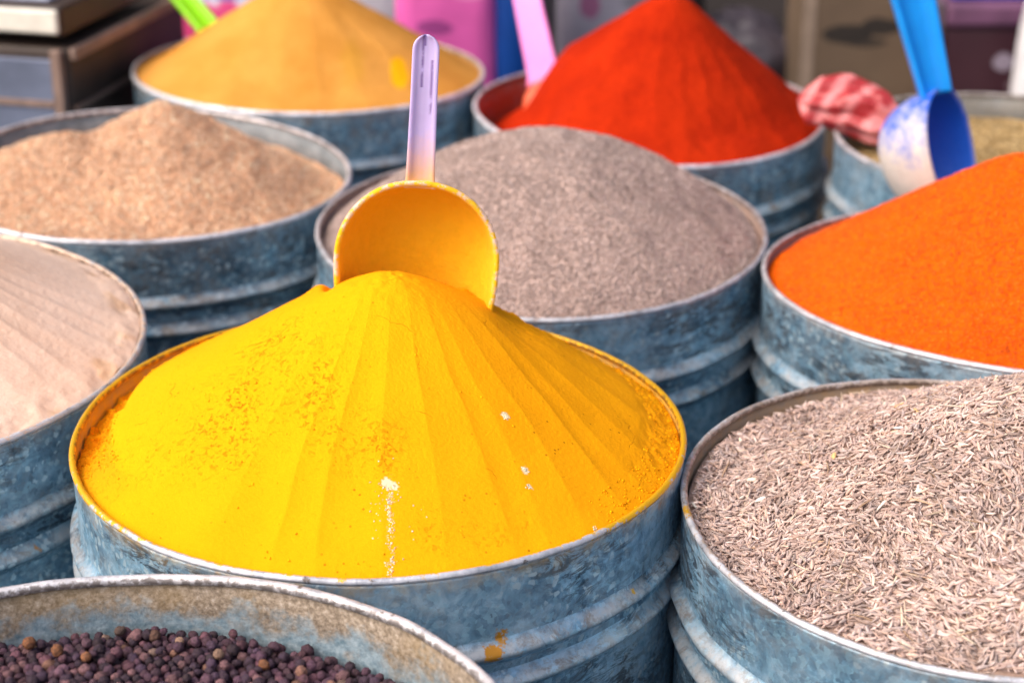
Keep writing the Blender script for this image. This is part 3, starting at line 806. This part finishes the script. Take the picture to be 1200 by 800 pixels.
scoop('green_scoop', 'lime green scoop handle poking out behind the mustard-coloured heap', (-.222, 1.395, .336), (R(-58), 0, R(46)),
      .0200, .008, .018, .085, .0200, .0040,
      bowl_mat('green_bowl', (.30, .75, .01), (.70, .38, .06), -.03, .02),
      handle_mat('lime_plastic', (.32, .82, .01), (.70, .40, .08), .0, .012), taper=1.1)

# ------------------------------------------------------------------ crumpled pink-red plastic bag between the two back drums
def blob(name, rx, ry, rz, mats, crease, seed_, nu=96, nv_=48, p=2.6, loc=None, parent=None, flat=0):
    a = np.linspace(0, 2*PI, nu, endpoint=False); b = np.linspace(-PI/2+.02, PI/2-.02, nv_)
    A_, B_ = np.meshgrid(a, b)
    def sp(v, e): return np.sign(v)*np.abs(v)**e
    e = 2/p
    x = sp(np.cos(B_), e)*sp(np.cos(A_), e); y = sp(np.cos(B_), e)*sp(np.sin(A_), e); z = sp(np.sin(B_), e)
    n = np.abs(fbm(x*1.7+seed_, y*1.7, z*1.7, seed_, 4)); n2 = fbm(x*.8+seed_, y*.8, z*.8, seed_+9, 2)
    k = 1 + crease*(n*2-.5) + crease*.8*n2
    return link(name, grid_mesh(name, x*rx*k, y*ry*k, z*rz*(1+.6*(k-1))), mats, parent, loc)
m = M('striped_film')
w = m.n.new('ShaderNodeTexWave'); w.inputs['Scale'].default_value = 17; w.inputs['Distortion'].default_value = 9; w.inputs['Detail'].default_value = 2
m.L(m.mapping((1, .4, .3), (0, 0, R(20))), w.inputs['Vector'])
base = m.mix(m.ramp(w.outputs['Fac'], [(.45, 0), (.9, .8)]), (.42, .035, .040), (.80, .28, .28))
base = m.mix(m.ramp(m.math('ADD', m.sep(0), m.math('MULTIPLY', m.sep(2), -.5)), [(.018, 0), (.034, 1)]), base, (.88, .66, .66))
film = m.out(base, .32, 0, m.bump(m.noise(90, 3, .6, 1), .002, .6))
nu, nl = 110, 90
a = np.linspace(0, 2*PI, nu, endpoint=False); q = np.linspace(0, 1, nl)
A_, Q = np.meshgrid(a, q)
prof = np.interp(Q, [0, .03, .10, .30, .55, .70, .76, .80, .88, .97, 1.0], [.03, .42, .80, 1.0, .92, .62, .34, .36, .66, .50, .04])
fold = .15*np.sin(7*A_ + 5*Q + 2.2*fbm(np.cos(A_)*1.3, np.sin(A_)*1.3, Q*3, 61, 2)) + .34*fbm(np.cos(A_)*2.0, np.sin(A_)*2.0, Q*2.6, 62, 4)
rr_ = .0190*prof*(1 + fold*np.clip(prof*1.6, .4, 1))
bx_ = (Q-.5)*.098 + .004*fbm(np.cos(A_)*2, np.sin(A_)*2, Q*5, 63, 3)
by_ = rr_*np.cos(A_)*1.05 + .006*np.sin(Q*5); bz_ = rr_*np.sin(A_)*.95 + .006*np.sin(Q*3.4) - .014*sstep(.70, 1, Q)
pb = link('plastic_bag', grid_mesh('plastic_bag', bx_, by_, bz_), film, None, (.2490, 1.205, .3385))
pb.rotation_euler = (0, R(16), R(-16))
tag(pb, 'crumpled pink and red striped plastic bag lying on the rims beside the blue scoop', 'bag')

# ------------------------------------------------------------------ things behind the drums
def box(name, x0, x1, y0, y1, z0, z1, mat, parent=None, b=.004, loc=None):
    v = [(x, y, z) for z in (z0, z1) for x, y in ((x0, y0), (x1, y0), (x1, y1), (x0, y1))]
    f = [(3,2,1,0), (4,5,6,7), (0,1,5,4), (1,2,6,5), (2,3,7,6), (3,0,4,7)]
    o = link(name, pydata(name, v, f), mat, parent, loc, smooth=False)
    return bevel(o, b)

# metal-fronted chest at the left; local origin at its near right foot
ch = thing('storage_chest', 'grey metal chest with dark brown sides and a white-edged lid behind the brown heap', 'chest', (-.334, 1.300, 0))
ch.rotation_euler = (0, 0, R(-14))
front = simple('grey_blue_panel', (.17, .20, .29), .5, .3, .35, 12)
dk = simple('dark_brown_wood', (.040, .026, .020), .55, 0, .4, 20)
tan = simple('worn_tan_edge', (.25, .165, .13), .6, 0, .3, 40)
white = simple('chipped_white_edge', (.80, .76, .66), .5, 0, .12, 60)
box('body', -.42, 0, .004, .215, 0, .366, dk, ch)
box('front_panel', -.40, -.012, -.002, .0035, .02, .358, front, ch, .001)
box('corner_strip', -.0115, -.0035, -.004, .003, .0, .366, tan, ch, .001)
box('rail', -.40, -.012, -.004, -.0022, .322, .327, tan, ch, .0005)
box('side_moulding', .0003, .006, .004, .200, .3575, .3665, tan, ch, .0015)
box('side_rail', .0003, .004, .004, .210, .318, .322, simple('brown_rail', (.14, .09, .07)), ch, .001)
box('lid', -.42, -.004, .006, .150, .374, .397, dk, ch, .003)
box('lid_edge', -.42, -.005, .0002, .0055, .377, .3955, white, ch, .003)
# papers on the chest lid
pp = box('folded_paper', -.30, -.02, .02, .12, 0, .006, simple('pale_blue_paper', (.50, .54, .72), .7, 0, .35, 18), None, .001, (-.334, 1.300, .3975))
pp.rotation_euler = (0, 0, R(-14)); tag(pp, 'flat pale blue-grey paper bundle lying on the lid of the grey chest', 'paper')
pr = box('red_packet', -.36, -.16, .07, .14, 0, .012, simple('dull_red_print', (.30, .13, .15), .6, 0, .5, 22), None, .003, (-.334, 1.300, .404))
pr.rotation_euler = (0, 0, R(-14)); tag(pr, 'dull red packet on top of the papers on the chest', 'packet')

def print_mat(name, ground, inks, rough=.5, var=.12):
    """a printed surface: ground colour and shapes of ink, positions and radii in object coordinates (x, z)"""
    m = M(name)
    base = m.ramp(m.noise(18, 4), [(.3, tuple(c*(1-var) for c in ground)), (.7, tuple(min(1, c*(1+var)) for c in ground))])
    x, z = m.sep(0), m.sep(2)
    wob = m.noise(26, 4, .6)
    for (cx, cz, rx, rz, col, op) in inks:
        a = m.math('DIVIDE', m.math('SUBTRACT', x, cx), rx); b = m.math('DIVIDE', m.math('SUBTRACT', z, cz), rz)
        d = m.math('ADD', m.math('MULTIPLY', a, a), m.math('MULTIPLY', b, b))
        d = m.math('ADD', d, m.math('MULTIPLY', m.math('SUBTRACT', wob, .5), 2.4))
        base = m.mix(m.math('MULTIPLY', m.ramp(d, [(.7, 1), (1, 0)]), op), base, col)
    return m.out(base, rough, 0, m.bump(m.noise(40, 4), .002, .4))

def sack(name, label, cat, loc, rx, ry, hz, mat, crease=.08, p=4, s=1):
    o = blob(name, rx, ry, hz/2, mat, crease, s, p=p, loc=loc, nu=80, nv_=40)
    # rest it on the ground: the origin at its foot
    me = o.data; n = len(me.vertices); co = np.empty(n*3, np.float32); me.vertices.foreach_get('co', co); co = co.reshape(-1, 3)
    co[:, 2] -= co[:, 2].min(); co[:, 2] *= hz/co[:, 2].max(); me.vertices.foreach_set('co', co.ravel()); me.update()
    return tag(o, label, cat)

sack('printed_bag', 'white plastic bag printed with blue and pink waves behind the lime green handle', 'bag', (-.315, 1.78, 0), .085, .06, .36,
     print_mat('wave_print', (.72, .72, .84), [(.035, .29, .07, .022, (.75, .06, .22), 1), (.045, .33, .06, .020, (.06, .12, .50), 1), (-.01, .25, .05, .016, (.80, .12, .30), 1), (.05, .25, .03, .012, (.80, .25, .45), 1)]), s=2)
sack('white_sack', 'pale grey sack showing over the right slope of the mustard-coloured heap', 'sack', (-.170, 1.90, 0), .060, .06, .34, simple('pale_sack', (.50, .54, .56), .7, 0, .2, 20), s=3)
sack('pink_bag', 'bright pink plastic bag with a faint dark print behind the drums', 'bag', (-.0625, 1.75, 0), .052, .05, .40,
     print_mat('pink_film', (.74, .12, .42), [(-.013, .290, .020, .008, (.30, .05, .22), .9), (.02, .325, .02, .008, (.88, .4, .66), .6)], .4), .06, 5, 4)
# blue canister: lathe with shoulder and lid
def can(name, label, loc, r, h, mat, lidmat):
    t = thing(name, label, 'canister', loc)
    th = np.linspace(0, 2*PI, 64, endpoint=False)
    def lt(nm, prof, mt):
        rr = np.array([p[0] for p in prof])[:, None]; zz = np.array([p[1] for p in prof])[:, None]
        link(nm, grid_mesh(nm, rr*np.cos(th), rr*np.sin(th), zz + 0*th), mt, t)
    lt('body', [(.001, 0), (r*.96, 0), (r, .004), (r, h*.5), (r*1.01, h*.52), (r, h*.54), (r, h-.02), (r*.9, h-.004), (r*.7, h)], mat)
    lt('lid', [(r*.72, h-.004), (r*.76, h+.002), (r*.76, h+.018), (r*.70, h+.022), (.001, h+.022)], lidmat)
    return t
can('plastic_canister', 'dark blue plastic canister standing beside the pink bag', (.0035, 1.72, 0), .0225, .36, simple('dark_blue_plastic', (.003, .045, .24), .35, 0, .1), simple('blue_lid', (.01, .10, .4), .4))
box_m = simple('grey_brown_board', (.11, .085, .085), .7, 0, .3, 14)
o = box('wooden_board', .018, .044, 1.74, 1.76, 0, .36, box_m); tag(o, 'narrow grey-brown board standing right of the blue canister', 'board')
sack('printed_sack', 'grey-white sack with dull pink and green print behind the pink handle', 'sack', (.100, 1.87, 0), .056, .055, .40,
     print_mat('grey_print', (.26, .25, .31), [(-.02, .285, .012, .016, (.24, .05, .15), .8), (-.022, .234, .016, .010, (.08, .20, .19), .9), (.03, .29, .02, .012, (.14, .14, .16), .7)]), .05, 5, 6)
sack('dark_bag', 'slumped dark grey bag in the shade between the red heap and the cardboard box', 'bag', (.262, 2.08, 0), .075, .08, .225, simple('dark_film', (.060, .050, .065), .45, 0, .3, 20), .16, 2.6, 7)
sack('black_bag', 'black bag in the shade just right of the grey printed sack', 'bag', (.172, 2.05, 0), .055, .06, .30, simple('black_film', (.012, .010, .012), .4, 0, .3, 20), .12, 3, 8)
# cardboard box
cb = thing('cardboard_box', 'brown cardboard box with a dark brushed print, beyond the pink and red bag', 'box', (.385, 1.98, 0))
bm_ = print_mat('cardboard', (.150, .100, .062), [(-.016, .231, .030, .013, (.022, .017, .014), .95), (.020, .240, .024, .011, (.022, .017, .014), .95), (.002, .222, .030, .006, (.022, .017, .014), .8), (-.02, .170, .040, .010, (.07, .05, .035), .6)], .85)
box('body', -.066, .075, -.06, .06, 0, .330, bm_, cb, .003)
box('flap', -.064, .073, -.059, .0, .331, .334, simple('card_flap', (.26, .19, .12), .85), cb, .001)
box('tape', -.066, -.052, -.0612, -.0603, .01, .328, simple('light_tape', (.30, .22, .16), .6), cb, .0003)
# crate with dark red front
cr = thing('red_crate', 'dark maroon crate with a purple cover, right of the blue handle', 'crate', (.512, 1.86, 0))
box('body', -.052, .085, 0, .12, 0, .252, print_mat('maroon', (.050, .014, .022), [(.015, .215, .012, .010, (.40, .34, .42), .8), (-.02, .17, .02, .006, (.16, .08, .10), .7), (.03, .19, .010, .006, (.30, .22, .24), .6)]), cr)
box('frame', -.064, -.053, -.004, .12, 0, .280, simple('mauve_post', (.12, .085, .10), .6), cr, .002)
box('cover', -.052, .090, -.006, .12, .2535, .279, simple('purple_cover', (.15, .06, .12), .6, 0, .3), cr, .006)
bt = box('blue_tray', -.045, .055, .01, .10, 0, .03, simple('royal_blue', (.006, .06, .60), .4, 0, .1), None, .004, (.512, 1.86, .280)); tag(bt, 'royal blue tray on top of the maroon crate', 'tray')
wj = sack('white_jar', 'white pot at the right edge of the picture, in front of the maroon crate', 'pot', (.545, 1.80, 0), .022, .022, .31, simple('white_plastic', (.75, .74, .76), .4, 0, .1), .02, 3.5, 9)
sk = box('low_bench', -.09, .20, 0, .10, 0, .190, simple('grey_plank', (.20, .18, .18), .7), None, .004, (.50, 1.62, 0)); tag(sk, 'low grey plank bench behind the ochre granules', 'bench')

# ------------------------------------------------------------------ setting
g = M('dark_pavement')
gc = g.ramp(g.noise(9, 6, .65), [(.3, (.030, .028, .027)), (.7, (.075, .068, .062))])
gm = g.out(gc, .85, 0, g.bump(g.noise(120, 5), .003, .6))
gr = link('ground', pydata('ground', [(-30,-30,0),(30,-30,0),(30,30,0),(-30,30,0)], [(0,1,2,3)]), gm, smooth=False); gr['kind'] = 'structure'
wl = box('wall', -3, 3, 2.60, 2.75, 0, 2.2, simple('shop_wall', (.045, .036, .034), .85, 0, .4, 5), None, .01); tag(wl, 'dark brown shop wall closing off the stall behind everything', 'wall', kind='structure')

# ------------------------------------------------------------------ camera
cam = bpy.data.cameras.new('camera'); co = bpy.data.objects.new('camera', cam); C.objects.link(co)
cam.sensor_width = 36; cam.lens = 2071.66/1200*36
co.location = (0, 0, HB + .3571); co.rotation_euler = (R(90-23.2028), 0, 0)
cam.clip_end = 200; cam.clip_start = .02
cam.dof.use_dof = True; cam.dof.focus_distance = .73; cam.dof.aperture_fstop = 8.5; cam.dof.aperture_blades = 0
sc.camera = co

# ------------------------------------------------------------------ light
w = bpy.data.worlds.new('World'); sc.world = w; w.use_nodes = True
sky = w.node_tree.nodes.new('ShaderNodeTexSky'); sky.sky_type = 'NISHITA'; sky.sun_disc = False
L = Vector((-.62, -.34, .80)).normalized()           # towards the light: front left, high
el = math.asin(L.z); az = math.atan2(L.x, L.y)
sky.dust_density = 6; sky.ozone_density = .3; sky.air_density = .8
sky.sun_elevation = el; sky.sun_rotation = az
w.node_tree.links.new(sky.outputs[0], w.node_tree.nodes['Background'].inputs[0])
w.node_tree.nodes['Background'].inputs[1].default_value = .15
s = bpy.data.lights.new('sun', 'SUN'); s.energy = .95; s.angle = R(70); s.color = (1, .965, .92)
so = bpy.data.objects.new('sun', s); C.objects.link(so); so.rotation_euler = (-L).to_track_quat('-Z', 'Y').to_euler()
sc.view_settings.view_transform = 'Standard'; sc.view_settings.look = 'None'; sc.view_settings.exposure = .62; sc.view_settings.gamma = 1
sc.cycles.use_denoising = True
